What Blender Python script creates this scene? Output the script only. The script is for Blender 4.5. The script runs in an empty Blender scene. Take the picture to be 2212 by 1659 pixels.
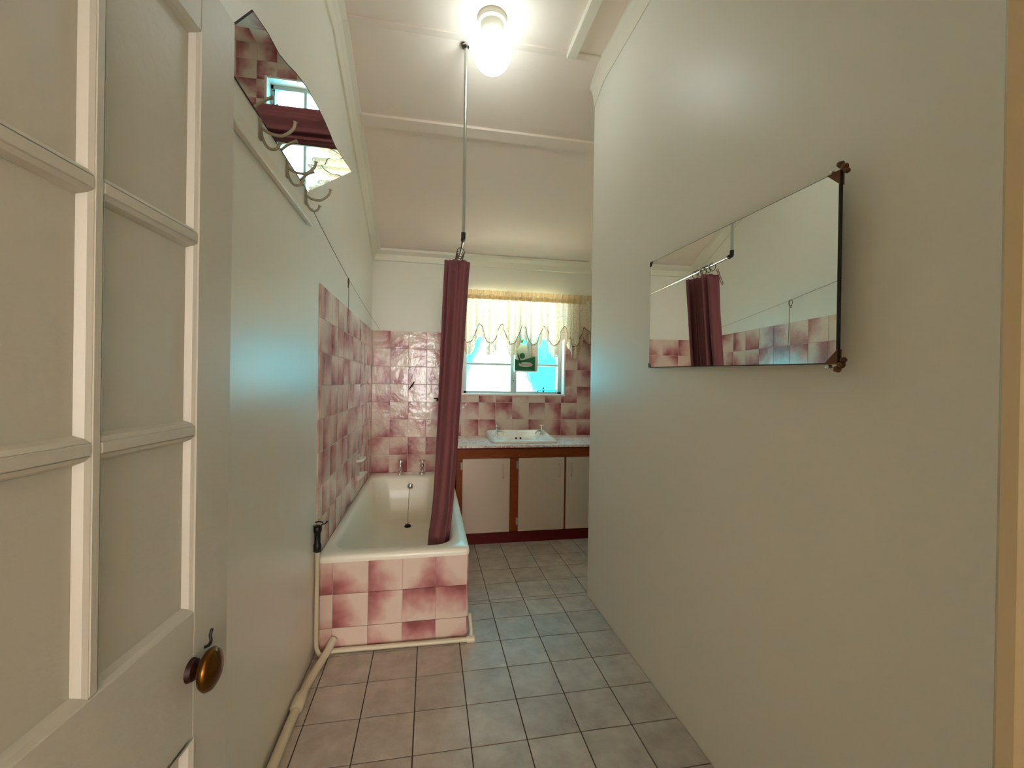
import bpy, bmesh, math, random
from mathutils import Vector, Matrix
random.seed(7)
PI = math.pi
SC = bpy.context.scene
COL = SC.collection

# ------------------------------------------------------------------ camera
F_PX, YAW, PITCH, ROLL = 932.5, -0.1887, -0.0026, 0.0152
cd = bpy.data.cameras.new('camera'); cam = bpy.data.objects.new('camera', cd); COL.objects.link(cam)
cd.sensor_fit = 'HORIZONTAL'; cd.sensor_width = 36.0; cd.lens = F_PX / 2212 * 36.0
cd.clip_start = 0.01
fw = Vector((-math.sin(YAW) * math.cos(PITCH), math.cos(YAW) * math.cos(PITCH), math.sin(PITCH)))
rt = Vector((math.cos(YAW), math.sin(YAW), 0)); up = rt.cross(fw)
r2 = rt * math.cos(ROLL) + up * math.sin(ROLL); u2 = -rt * math.sin(ROLL) + up * math.cos(ROLL)
m = Matrix((r2, u2, -fw)).transposed().to_4x4()
m.translation = Vector((0.4876, -3.8228, 1.2196))
cam.matrix_world = m
SC.camera = cam

# ------------------------------------------------------------------ world, sun, exposure
w = bpy.data.worlds.new('world'); SC.world = w; w.use_nodes = True
bg = w.node_tree.nodes['Background']; bg.inputs[0].default_value = (0.02, 0.78, 1.0, 1); bg.inputs[1].default_value = 2.7
sd = bpy.data.lights.new('sun', 'SUN'); sd.energy = 30.0; sd.angle = 0.01; sd.color = (1, .97, .92)
sun = bpy.data.objects.new('sun', sd); COL.objects.link(sun)
sun.rotation_euler = Vector((-0.45, 0.25, -0.85)).to_track_quat('-Z', 'Y').to_euler()
ad = bpy.data.lights.new('passage_fill', 'AREA'); ad.shape = 'RECTANGLE'; ad.size = 1.2; ad.size_y = 1.8
ad.energy = 44; ad.color = (0.98, 1.0, 1.0)  # added fill light, unseen behind the camera
al = bpy.data.objects.new('passage_fill', ad); COL.objects.link(al)
al.location = (0.50, -9.9, 1.35); al.rotation_euler = (PI / 2, 0, 0)
SC.view_settings.view_transform = 'Standard'; SC.view_settings.look = 'None'
SC.view_settings.exposure = 1.80; SC.view_settings.gamma = 1.0; SC.view_settings.use_curve_mapping = False
SC.cycles.max_bounces = 14; SC.cycles.diffuse_bounces = 8; SC.cycles.transparent_max_bounces = 12
SC.cycles.use_denoising = True
SC.cycles.sample_clamp_indirect = 4.0

# ------------------------------------------------------------------ materials
def srgb(r, g, b):
    f = lambda c: (c / 255 / 12.92) if c / 255 <= 0.04045 else ((c / 255 + 0.055) / 1.055) ** 2.4
    return (f(r), f(g), f(b), 1)

class NT:
    def __init__(s, name):
        s.m = bpy.data.materials.new(name); s.m.use_nodes = True
        s.t = s.m.node_tree; s.t.nodes.clear()
        s.out = s.t.nodes.new('ShaderNodeOutputMaterial')
    def n(s, typ, **kw):
        nd = s.t.nodes.new(typ)
        for k, v in kw.items():
            if k.startswith('i_'):
                key = k[2:]; key = int(key) if key.isdigit() else key.replace('_', ' ')
                nd.inputs[key].default_value = v
            else: setattr(nd, k, v)
        return nd
    def l(s, a, b): s.t.links.new(a, b)
    def surf(s, sh): s.l(sh, s.out.inputs[0]); return s.m
    def math(s, op, a, b=None, c=None, clamp=False):
        nd = s.n('ShaderNodeMath', operation=op); nd.use_clamp = clamp
        for i, v in enumerate((a, b, c)):
            if v is None: continue
            if isinstance(v, (int, float)): nd.inputs[i].default_value = v
            else: s.l(v, nd.inputs[i])
        return nd.outputs[0]
    def mix(s, fac, a, b):
        nd = s.n('ShaderNodeMix', data_type='RGBA')
        for i, v in ((0, fac), (6, a), (7, b)):
            if isinstance(v, (int, float, tuple)): nd.inputs[i].default_value = v
            else: s.l(v, nd.inputs[i])
        return nd.outputs[2]

def pbr(name, col, rough=.5, metal=0.0, var=0.0, vscale=6.0, bump=0.0, bscale=80.0, coat=0.0, spec=.5, stretch=None):
    t = NT(name)
    b = t.n('ShaderNodeBsdfPrincipled'); b.inputs['Roughness'].default_value = rough
    b.inputs['Metallic'].default_value = metal; b.inputs['Coat Weight'].default_value = coat
    b.inputs['Specular IOR Level'].default_value = spec
    b.inputs['Base Color'].default_value = col
    geo = t.n('ShaderNodeNewGeometry'); vec = geo.outputs['Position']
    if stretch:
        mp = t.n('ShaderNodeMapping'); mp.inputs['Scale'].default_value = stretch; t.l(vec, mp.inputs[0]); vec = mp.outputs[0]
    if var:
        nz = t.n('ShaderNodeTexNoise', i_Scale=vscale, i_Detail=5.0); t.l(vec, nz.inputs['Vector'])
        k = t.math('MULTIPLY_ADD', nz.outputs[0], var * 2, 1 - var)
        hs = t.n('ShaderNodeHueSaturation'); hs.inputs['Color'].default_value = col; t.l(k, hs.inputs['Value'])
        t.l(hs.outputs[0], b.inputs['Base Color'])
    if bump:
        nb = t.n('ShaderNodeTexNoise', i_Scale=bscale, i_Detail=4.0); t.l(vec, nb.inputs['Vector'])
        bp = t.n('ShaderNodeBump', i_Strength=bump, i_Distance=.01); t.l(nb.outputs[0], bp.inputs['Height']); t.l(bp.outputs[0], b.inputs['Normal'])
    return t.surf(b.outputs[0])

def emit(name, col, s):
    t = NT(name); e = t.n('ShaderNodeEmission'); e.inputs[0].default_value = col; e.inputs[1].default_value = s
    return t.surf(e.outputs[0])

def tile_mat(name, dark):
    t = NT(name); uv = t.n('ShaderNodeUVMap'); oi = t.n('ShaderNodeObjectInfo')
    sep = t.n('ShaderNodeSeparateXYZ'); t.l(uv.outputs[0], sep.inputs[0])
    nz = t.n('ShaderNodeTexNoise', noise_dimensions='4D', i_Scale=1.9, i_Detail=2.0)
    t.l(uv.outputs[0], nz.inputs['Vector']); t.l(t.math('MULTIPLY', oi.outputs['Random'], 37.0), nz.inputs['W'])
    inv = t.math('SUBTRACT', 1.0, sep.outputs[1])
    kk = t.math('MULTIPLY_ADD', oi.outputs['Random'], .7, .05)
    a = t.math('ADD', inv, t.math('MULTIPLY', sep.outputs[0], kk))
    a = t.math('ADD', a, t.math('MULTIPLY_ADD', nz.outputs[0], 1.1, -.55))
    f = t.math('SUBTRACT', 1.0, t.math('DIVIDE', a, .95), clamp=True)
    rp = t.n('ShaderNodeValToRGB'); el = rp.color_ramp.elements
    el[0].position = 0.0; el[0].color = srgb(226, 201, 186)
    el[1].position = 1.0; el[1].color = dark
    e = el.new(.3); e.color = srgb(212, 170, 160)
    e = el.new(.65); e.color = srgb(188, 122, 122)
    t.l(f, rp.inputs[0])
    b = t.n('ShaderNodeBsdfPrincipled'); b.inputs['Roughness'].default_value = .16; t.l(rp.outputs[0], b.inputs['Base Color'])
    geo = t.n('ShaderNodeNewGeometry'); nb = t.n('ShaderNodeTexNoise', i_Scale=14.0, i_Detail=3.0); t.l(geo.outputs['Position'], nb.inputs['Vector'])
    bp = t.n('ShaderNodeBump', i_Strength=.35, i_Distance=.01); t.l(nb.outputs[0], bp.inputs['Height']); t.l(bp.outputs[0], b.inputs['Normal'])
    return t.surf(b.outputs[0])

def floor_mat():
    t = NT('floor_tile'); geo = t.n('ShaderNodeNewGeometry'); oi = t.n('ShaderNodeObjectInfo')
    nz = t.n('ShaderNodeTexNoise', noise_dimensions='4D', i_Scale=11.0, i_Detail=7.0, i_Roughness=.62)
    t.l(geo.outputs['Position'], nz.inputs['Vector']); t.l(t.math('MULTIPLY', oi.outputs['Random'], 11.0), nz.inputs['W'])
    rp = t.n('ShaderNodeValToRGB'); el = rp.color_ramp.elements
    el[0].position = .30; el[0].color = srgb(170, 154, 142); el[1].position = .68; el[1].color = srgb(208, 194, 182)
    t.l(nz.outputs[0], rp.inputs[0])
    hs = t.n('ShaderNodeHueSaturation'); t.l(rp.outputs[0], hs.inputs['Color']); t.l(t.math('MULTIPLY_ADD', oi.outputs['Random'], .1, .93), hs.inputs['Value'])
    b = t.n('ShaderNodeBsdfPrincipled'); b.inputs['Roughness'].default_value = .46; t.l(hs.outputs[0], b.inputs['Base Color'])
    return t.surf(b.outputs[0])

def wood_mat(name, a, c):
    t = NT(name); geo = t.n('ShaderNodeNewGeometry'); mp = t.n('ShaderNodeMapping'); mp.inputs['Scale'].default_value = (3, 12, 30)
    t.l(geo.outputs['Position'], mp.inputs[0]); nz = t.n('ShaderNodeTexNoise', i_Scale=3.0, i_Detail=6.0); t.l(mp.outputs[0], nz.inputs['Vector'])
    b = t.n('ShaderNodeBsdfPrincipled'); b.inputs['Roughness'].default_value = .55; b.inputs['Specular IOR Level'].default_value = .25
    t.l(t.mix(nz.outputs[0], a, c), b.inputs['Base Color']); return t.surf(b.outputs[0])

def counter_mat():
    t = NT('speckled_laminate'); geo = t.n('ShaderNodeNewGeometry')
    nz = t.n('ShaderNodeTexNoise', i_Scale=38.0, i_Detail=8.0, i_Distortion=1.5); t.l(geo.outputs['Position'], nz.inputs['Vector'])
    rp = t.n('ShaderNodeValToRGB'); el = rp.color_ramp.elements
    el[0].position = .38; el[0].color = srgb(190, 150, 140); el[1].position = .52; el[1].color = srgb(240, 222, 212)
    t.l(nz.outputs[0], rp.inputs[0]); b = t.n('ShaderNodeBsdfPrincipled'); b.inputs['Roughness'].default_value = .3
    t.l(rp.outputs[0], b.inputs['Base Color']); return t.surf(b.outputs[0])

def glass_pane_mat():
    t = NT('obscure_glass'); geo = t.n('ShaderNodeNewGeometry')
    nz = t.n('ShaderNodeTexNoise', i_Scale=75.0, i_Detail=2.0); t.l(geo.outputs['Position'], nz.inputs['Vector'])
    tint = t.n('ShaderNodeValToRGB'); el = tint.color_ramp.elements
    el[0].position = .30; el[0].color = (.45, .60, .62, 1); el[1].position = .42; el[1].color = (.97, 1, 1, 1); t.l(nz.outputs[0], tint.inputs[0])
    tr = t.n('ShaderNodeBsdfTransparent'); t.l(tint.outputs[0], tr.inputs[0])
    bp = t.n('ShaderNodeBump', i_Strength=.6, i_Distance=.01); t.l(nz.outputs[0], bp.inputs['Height'])
    rf = t.n('ShaderNodeBsdfRefraction', i_Roughness=.20, i_IOR=1.07); t.l(bp.outputs[0], rf.inputs['Normal'])
    gl = t.n('ShaderNodeBsdfGlossy', i_Roughness=.1)
    m1 = t.n('ShaderNodeMixShader'); m1.inputs[0].default_value = .7; t.l(tr.outputs[0], m1.inputs[1]); t.l(rf.outputs[0], m1.inputs[2])
    m2 = t.n('ShaderNodeMixShader'); m2.inputs[0].default_value = .05; t.l(m1.outputs[0], m2.inputs[1]); t.l(gl.outputs[0], m2.inputs[2])
    return t.surf(m2.outputs[0])

def fabric_mat(name, col, trans, tcol, pattern=False, lace=False):
    t = NT(name); uv = t.n('ShaderNodeUVMap'); geo = t.n('ShaderNodeNewGeometry')
    df = t.n('ShaderNodeBsdfDiffuse'); tl = t.n('ShaderNodeBsdfTranslucent')
    df.inputs[0].default_value = col; tl.inputs[0].default_value = tcol
    if pattern:
        nz = t.n('ShaderNodeTexNoise', i_Scale=26.0, i_Detail=1.0, i_Distortion=2.5); t.l(uv.outputs[0], nz.inputs['Vector'])
        d = t.math('ABSOLUTE', t.math('SUBTRACT', nz.outputs[0], .5)); k = t.math('LESS_THAN', d, .022)
        t.l(t.mix(t.math('MULTIPLY', k, .5), col, srgb(150, 145, 135)), df.inputs[0])
        t.l(t.mix(t.math('MULTIPLY', k, .6), tcol, srgb(150, 150, 145)), tl.inputs[0])
    mx = t.n('ShaderNodeMixShader'); mx.inputs[0].default_value = trans; t.l(df.outputs[0], mx.inputs[1]); t.l(tl.outputs[0], mx.inputs[2])
    o = mx.outputs[0]
    if lace:
        vo = t.n('ShaderNodeTexVoronoi', feature='DISTANCE_TO_EDGE', i_Scale=60.0); t.l(uv.outputs[0], vo.inputs['Vector'])
        k = t.math('GREATER_THAN', vo.outputs['Distance'], .30)
        tr = t.n('ShaderNodeBsdfTransparent'); m2 = t.n('ShaderNodeMixShader'); t.l(t.math('MULTIPLY', k, .6), m2.inputs[0])
        t.l(o, m2.inputs[1]); t.l(tr.outputs[0], m2.inputs[2]); o = m2.outputs[0]
    return t.surf(o)

WALL = srgb(236, 232, 220)
M = {}
M['wall'] = pbr('cream_gloss_wall', WALL, .38, var=.015, vscale=3, bump=.12, bscale=14, spec=.5)
M['lwall'] = pbr('cream_gloss_wall_left', WALL, .34, var=.015, vscale=3, bump=.12, bscale=14, spec=1.0)
M['ceil'] = pbr('cream_ceiling', srgb(242, 226, 213), .5, var=.01, vscale=2, bump=.05, bscale=30)
M['trim'] = pbr('cream_trim', srgb(236, 229, 212), .4, bump=.06, bscale=60)
M['door'] = pbr('cream_door_paint', srgb(198, 194, 182), .42, var=.02, vscale=9, bump=.08, bscale=50)
M['grout'] = pbr('pale_grout', srgb(214, 186, 176), .8)
M['fgrout'] = pbr('dark_floor_grout', srgb(84, 64, 48), .9)
M['tile'] = tile_mat('rose_tile', srgb(150, 72, 76))
M['apron'] = tile_mat('rose_tile_apron', srgb(146, 80, 78))
M['ftile'] = floor_mat()
M['enamel'] = pbr('cream_enamel', srgb(248, 240, 224), .34, coat=.12)
M['china'] = pbr('white_china', srgb(238, 230, 222), .12, coat=.4)
M['chrome'] = pbr('chrome', (.75, .74, .72, 1), .12, metal=1)
M['pipe_grey'] = pbr('galvanised_rod', (.55, .57, .53, 1), .28, metal=1)
M['dark'] = pbr('black_rubber', srgb(14, 12, 12), .45)
M['rust'] = pbr('rusty_bronze', srgb(104, 66, 34), .5, metal=.3, var=.4, vscale=90)
M['darkmetal'] = pbr('dark_brown_metal', srgb(48, 16, 10), .5, metal=.4)
M['brass'] = pbr('aged_brass', srgb(104, 68, 22), .25, metal=.9, var=.25, vscale=40)
M['wood'] = wood_mat('varnished_wood', srgb(150, 70, 8), srgb(116, 44, 6))
M['kick'] = wood_mat('dark_red_plinth', srgb(104, 12, 6), srgb(80, 6, 4))
M['cupdoor'] = pbr('cream_cupboard_door', srgb(204, 180, 160), .4, var=.02, vscale=5)
M['counter'] = counter_mat()
M['curtain'] = pbr('dusky_rose_fabric', srgb(124, 68, 72), .8, var=.06, vscale=20, bump=.15, bscale=300)
M['valance'] = fabric_mat('valance_fabric', srgb(246, 236, 214), .22, srgb(255, 238, 220), pattern=True)
M['valtape'] = fabric_mat('valance_tape', srgb(226, 204, 160), .15, srgb(250, 220, 175))
M['lace'] = fabric_mat('valance_lace', srgb(222, 198, 172), .2, srgb(250, 220, 200), lace=True)
M['cord'] = pbr('scallop_cord', srgb(120, 98, 78), .7)
M['glass'] = glass_pane_mat()
M['wframe'] = pbr('grey_steel_frame', srgb(188, 186, 182), .4)
M['reveal'] = pbr('pale_pink_reveal', srgb(240, 222, 216), .3)
M['pipe'] = pbr('cream_painted_pipe', srgb(222, 208, 182), .35, bump=.1, bscale=70)
M['string'] = pbr('brown_string', srgb(96, 78, 52), .9)
M['hook'] = pbr('painted_hook', srgb(158, 146, 122), .4)
M['black'] = pbr('black_edge', srgb(20, 14, 10), .5)
t = NT('mirror_glass'); g = t.n('ShaderNodeBsdfGlossy', i_Roughness=.0); g.inputs[0].default_value = (.86, .88, .84, 1); M['mirror'] = t.surf(g.outputs[0])
M['globe'] = emit('lit_opal_globe', (.84, 1.0, 1.0, 1), 3.8)
M['green'] = pbr('green_print', srgb(30, 112, 66), .4)
M['dgreen'] = pbr('dark_green_cord', srgb(24, 60, 24), .5)
M['lime'] = pbr('lime_ribbon', srgb(150, 178, 10), .5)
M['packwhite'] = pbr('white_pack', srgb(214, 214, 200), .4)
M['ink'] = pbr('pink_ink', srgb(170, 90, 100), .6)
M['glarewall'] = pbr('glare_white', srgb(245, 245, 240), .8)
M['ground'] = pbr('pale_yard', srgb(130, 180, 186), .9)
M['bounce_slab'] = pbr('pale_bounce_slab', srgb(246, 218, 196), .9)
M['hole'] = pbr('black_hole', srgb(6, 6, 6), .8)

# ------------------------------------------------------------------ helpers
def obj(name, bm, mat, parent=None, smooth=False, recalc=True):
    me = bpy.data.meshes.new(name)
    if recalc: bmesh.ops.recalc_face_normals(bm, faces=bm.faces)
    bm.to_mesh(me); bm.free()
    if smooth:
        for p in me.polygons: p.use_smooth = True
    me.materials.append(mat)
    o = bpy.data.objects.new(name, me); COL.objects.link(o)
    if parent is not None: o.parent = parent
    return o
def smooth_angle(o, deg=35):
    me = o.data
    for p in me.polygons: p.use_smooth = True
    me.set_sharp_from_angle(angle=math.radians(deg))
    return o
def empty(name, loc=(0, 0, 0)):
    o = bpy.data.objects.new(name, None); COL.objects.link(o); o.empty_display_size = .05
    return o
def tag(o, label=None, cat=None, group=None, kind=None):
    if label: o['label'] = label
    if cat: o['category'] = cat
    if group: o['group'] = group
    if kind: o['kind'] = kind
    return o
def struct(o, label=None, cat=None):
    o['kind'] = 'structure'
    if label: o['label'] = label
    if cat: o['category'] = cat
    return o
def box(bm, x0, x1, y0, y1, z0, z1, bev=0.0, seg=1):
    r = bmesh.ops.create_cube(bm, size=1)
    vs = r['verts']
    for v in vs:
        v.co = Vector(((x0 + x1) / 2 + v.co.x * (x1 - x0), (y0 + y1) / 2 + v.co.y * (y1 - y0), (z0 + z1) / 2 + v.co.z * (z1 - z0)))
    if bev:
        es = list({e for v in vs for e in v.link_edges})
        bmesh.ops.bevel(bm, geom=es, offset=bev, segments=seg, affect='EDGES', profile=.5)
def bx(name, mat, parent, *a, bev=0.0, seg=1):
    bm = bmesh.new(); box(bm, *a, bev=bev, seg=seg)
    o = obj(name, bm, mat, parent)
    if bev and seg > 1: smooth_angle(o, 40)
    return o
def tube_into(bm, pts, r, n=10, cap=True, closed=False):
    pts = [Vector(p) for p in pts]; N = len(pts)
    rs = r if isinstance(r, (list, tuple)) else [r] * N
    tans = []
    for i in range(N):
        a = pts[(i - 1) % N] if (closed or i > 0) else pts[0]
        b = pts[(i + 1) % N] if (closed or i < N - 1) else pts[-1]
        tans.append((b - a).normalized())
    nrm = tans[0].orthogonal().normalized(); rings = []
    for i in range(N):
        if i: nrm = (nrm - tans[i] * nrm.dot(tans[i])).normalized()
        bn = tans[i].cross(nrm)
        rings.append([bm.verts.new(pts[i] + (nrm * math.cos(2 * PI * k / n) + bn * math.sin(2 * PI * k / n)) * rs[i]) for k in range(n)])
    for i in range(N if closed else N - 1):
        A, B = rings[i], rings[(i + 1) % N]
        for k in range(n): bm.faces.new((A[k], A[(k + 1) % n], B[(k + 1) % n], B[k]))
    if cap and not closed:
        bm.faces.new(rings[0][::-1]); bm.faces.new(rings[-1])
def tube(name, mat, parent, pts, r, n=10, closed=False):
    bm = bmesh.new(); tube_into(bm, pts, r, n, closed=closed); return smooth_angle(obj(name, bm, mat, parent), 50)
def bez(pts, n=6):
    """Catmull-Rom through points"""
    P = [Vector(p) for p in pts]; P = [P[0] * 2 - P[1]] + P + [P[-1] * 2 - P[-2]]; out = []
    for i in range(1, len(P) - 2):
        for k in range(n):
            t = k / n
            out.append(.5 * ((2 * P[i]) + (-P[i - 1] + P[i + 1]) * t + (2 * P[i - 1] - 5 * P[i] + 4 * P[i + 1] - P[i + 2]) * t * t + (-P[i - 1] + 3 * P[i] - 3 * P[i + 1] + P[i + 2]) * t ** 3))
    out.append(P[-2]); return out
def lathe_into(bm, prof, org, axis=(0, 0, 1), n=24):
    org = Vector(org); ax = Vector(axis).normalized(); u = ax.orthogonal().normalized(); v = ax.cross(u); rings = []
    for (r, h) in prof:
        if r < 1e-6: rings.append([bm.verts.new(org + ax * h)])
        else: rings.append([bm.verts.new(org + ax * h + (u * math.cos(2 * PI * k / n) + v * math.sin(2 * PI * k / n)) * r) for k in range(n)])
    for A, B in zip(rings, rings[1:]):
        for k in range(n):
            if len(A) == 1 and len(B) == 1: continue
            if len(A) == 1: bm.faces.new((A[0], B[k], B[(k + 1) % n]))
            elif len(B) == 1: bm.faces.new((A[k], A[(k + 1) % n], B[0]))
            else: bm.faces.new((A[k], A[(k + 1) % n], B[(k + 1) % n], B[k]))
def lathe(name, mat, parent, prof, org, axis=(0, 0, 1), n=24, ang=40):
    bm = bmesh.new(); lathe_into(bm, prof, org, axis, n); return smooth_angle(obj(name, bm, mat, parent), ang)
def prism(name, mat, parent, quad, thick):
    """quad of 4+ points (planar), extruded along -normal by thick (vector)"""
    bm = bmesh.new(); a = [bm.verts.new(p) for p in quad]; b = [bm.verts.new(Vector(p) + Vector(thick)) for p in quad]
    bm.faces.new(a); bm.faces.new(b[::-1]); n = len(a)
    for i in range(n): bm.faces.new((a[i], b[i], b[(i + 1) % n], a[(i + 1) % n]))
    return obj(name, bm, mat, parent)
def loft(rings, bm, cap0=True, cap1=True):
    R_ = [[bm.verts.new(p) for p in r] for r in rings]; n = len(R_[0])
    for A, B in zip(R_, R_[1:]):
        for k in range(n): bm.faces.new((A[k], A[(k + 1) % n], B[(k + 1) % n], B[k]))
    if cap0: bm.faces.new(R_[0][::-1])
    if cap1: bm.faces.new(R_[-1])
def rrect(x0, x1, y0, y1, r, z, n=8):
    out = []
    for (cx, cy, a0) in ((x1 - r, y1 - r, 0), (x0 + r, y1 - r, PI / 2), (x0 + r, y0 + r, PI), (x1 - r, y0 + r, 1.5 * PI)):
        for k in range(n + 1):
            a = a0 + PI / 2 * k / n; out.append(Vector((cx + r * math.cos(a), cy + r * math.sin(a), z)))
    return out

# ---- tiles: pieces laid on a plane (origin, U dir, V dir, N dir)
_tile_cache = {}
DIRS = {'T': 0, 'L': 1, 'B': 2, 'R': 3}
def tile_mesh(u0, u1, v0, v1, fu0, fu1, fv0, fv1, variant, th, bev, frame, mat):
    """frame = (U,V,N) vectors. sizes local around centre. f* = fraction of full tile for UV."""
    w_, h_ = u1 - u0, v1 - v0
    key = (round(w_, 4), round(h_, 4), round(fu0, 2), round(fu1, 2), round(fv0, 2), round(fv1, 2), variant, th, tuple(map(tuple, frame)), mat.name)
    if key in _tile_cache: return _tile_cache[key]
    U, V, N = frame; bm = bmesh.new(); uvl = bm.loops.layers.uv.new('UVMap')
    def P(a, b, c): return U * a + V * b + N * c
    hw, hh = w_ / 2, h_ / 2
    r0 = [(-hw, -hh), (hw, -hh), (hw, hh), (-hw, hh)]; r2_ = [(-hw + bev, -hh + bev), (hw - bev, -hh + bev), (hw - bev, hh - bev), (-hw + bev, hh - bev)]
    A = [bm.verts.new(P(a, b, 0)) for a, b in r0]; B = [bm.verts.new(P(a, b, th - bev * .6)) for a, b in r0]; C_ = [bm.verts.new(P(a, b, th)) for a, b in r2_]
    bm.faces.new(C_); bm.faces.new(A[::-1])
    for i in range(4):
        j = (i + 1) % 4; bm.faces.new((A[i], A[j], B[j], B[i])); bm.faces.new((B[i], B[j], C_[j], C_[i]))
    rot, flip = variant % 4, variant // 4
    for f in bm.faces:
        for lp in f.loops:
            co = lp.vert.co; a = co.dot(U); b = co.dot(V)
            uu = fu0 + (a + hw) / w_ * (fu1 - fu0); vv = fv0 + (b + hh) / h_ * (fv1 - fv0)
            if flip: uu = 1 - uu
            for _ in range(rot): uu, vv = 1 - vv, uu
            lp[uvl].uv = (uu, vv)
    me = bpy.data.meshes.new('tile'); bmesh.ops.recalc_face_normals(bm, faces=bm.faces); bm.to_mesh(me); bm.free(); me.materials.append(mat)
    _tile_cache[key] = me; return me
def lay_tiles(parent, org, U, V, ulines, vlines, holes, mat, g=.003, th=.006, bev=.0012, pick=None, name='tile'):
    U, V = Vector(U), Vector(V); N = U.cross(V).normalized(); org = Vector(org)
    # ulines: list of (start,end,fullstart,fullsize)
    cnt = 0
    for ci, (a0, a1, fa, fs) in enumerate(ulines):
        for ri, (b0, b1, fb, gs) in enumerate(vlines):
            rects = [(a0, a1, b0, b1)]
            for (h0, h1, k0, k1) in holes:
                nr = []
                for (x0, x1, y0, y1) in rects:
                    if x1 <= h0 or x0 >= h1 or y1 <= k0 or y0 >= k1: nr.append((x0, x1, y0, y1)); continue
                    if x0 < h0: nr.append((x0, h0, y0, y1))
                    if x1 > h1: nr.append((h1, x1, y0, y1))
                    xx0, xx1 = max(x0, h0), min(x1, h1)
                    if y0 < k0: nr.append((xx0, xx1, y0, k0))
                    if y1 > k1: nr.append((xx0, xx1, k1, y1))
                rects = nr
            v = pick(ci, ri) if pick else random.randrange(8)
            for (x0, x1, y0, y1) in rects:
                x0 += g / 2; x1 -= g / 2; y0 += g / 2; y1 -= g / 2
                if x1 - x0 < .006 or y1 - y0 < .006: continue
                me = tile_mesh(x0, x1, y0, y1, (x0 - fa) / fs, (x1 - fa) / fs, (y0 - fb) / gs, (y1 - fb) / gs, v, th, bev, (U, V, N), mat)
                o = bpy.data.objects.new(name, me); COL.objects.link(o)
                o.location = org + U * ((x0 + x1) / 2) + V * ((y0 + y1) / 2) + N * 0.0
                o.parent = parent; cnt += 1
    return cnt
def lines(start, end, grid0, pitch):
    """cells of the grid (lines at grid0 + k*pitch) clipped to [start,end]"""
    k = math.floor((start - grid0) / pitch + 1e-6); out = []
    while True:
        a = grid0 + k * pitch; b = a + pitch
        if a >= end - 1e-6: break
        s, e = max(a, start), min(b, end)
        if e - s > .004: out.append((s, e, a, pitch))
        k += 1
    return out

# ------------------------------------------------------------------ room dimensions
XR = 1.400      # right wall (partition)
XA = 1.970      # alcove right wall
YC = -1.460     # partition end
YF = -3.640     # front wall inner face
ZC = 2.990      # flat ceiling
YS = -1.600     # where the slope starts
ZB = 2.325      # ceiling height at the back wall
ZT = 1.650      # top of wall tiling
TP = 0.1525
RP = 0.1520
WX0, WX1, WZ0, WZ1 = 0.770, 1.716, 1.115, 2.012   # window opening
WY = 0.006      # back wall plane (tile faces stand at y = 0)

# ------------------------------------------------------------------ floor
fl = struct(bx('floor', M['fgrout'], None, -.15, 2.1, -3.80, .02, -.08, -.0035))
lay_tiles(fl, (0, 0, -.0045), (1, 0, 0), (0, 1, 0), lines(0.0, XR, .6422, .192), lines(-3.64, YC, -1.4272, .192), [], M['ftile'], g=.0042, th=.0045, bev=.0008, name='tile')
lay_tiles(fl, (0, 0, -.0045), (1, 0, 0), (0, 1, 0), lines(0.0, XA, .6422, .192), lines(YC, -.0, -1.4272, .192), [(0, .62, -1.72, 0), (.75, 2, -.55, 0)], M['ftile'], g=.0042, th=.0045, bev=.0008, name='tile')

# ------------------------------------------------------------------ walls
wl = struct(bx('wall_left', M['lwall'], None, -.15, 0, -3.80, .15, -.08, 3.05))
# grout bed + tiles on left wall
bx('grout', M['grout'], wl, 0, .0045, -1.772, .0, .30, ZT - .001)
lay_tiles(wl, (0, 0, 0), (0, 1, 0), (0, 0, 1), lines(-1.775, -.003, .0, .1535), lines(.40, ZT, ZT - 12 * RP, RP), [], M['tile'])
# back wall with opening
bm = bmesh.new()
box(bm, -.15, WX0, WY, .26, -.08, 3.05); box(bm, WX1, 2.12, WY, .26, -.08, 3.05)
box(bm, WX0, WX1, WY, .26, -.08, WZ0); box(bm, WX0, WX1, WY, .26, WZ1, 3.05)
wb = struct(obj('wall_back', bm, M['wall'], None, recalc=False))
bm = bmesh.new()
box(bm, 0, WX0, .0015, WY, .30, ZT - .001); box(bm, WX1, XA, .0015, WY, .30, ZT - .001); box(bm, WX0, WX1, .0015, WY, .30, WZ0)
obj('grout', bm, M['grout'], wb, recalc=False)
lay_tiles(wb, (0, .006, 0), (1, 0, 0), (0, 0, 1), lines(.007, XA, .1561, TP), lines(.43, ZT, ZT - 12 * RP, RP), [(WX0, WX1, WZ0, 3)], M['tile'])
# partition (right wall)
wr = struct(bx('wall_right', M['wall'], None, XR, XR + .11, -3.80, YC, -.08, 3.05))
bx('wall_cap', M['wall'], wr, XR + .11, 2.12, YC - .11, YC, -.08, 3.05)
wa = struct(bx('wall_alcove', M['wall'], None, XA, XA + .15, YC - .05, .26, -.08, 3.05))
bx('grout', M['grout'], wa, XA - .0045, XA, YC, -.0, .60, ZT - .001)
lay_tiles(wa, (XA, 0, 0), (0, -1, 0), (0, 0, 1), lines(.003, -YC, 0, .1535), lines(.75, ZT, ZT - 12 * RP, RP), [], M['tile'])
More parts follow.
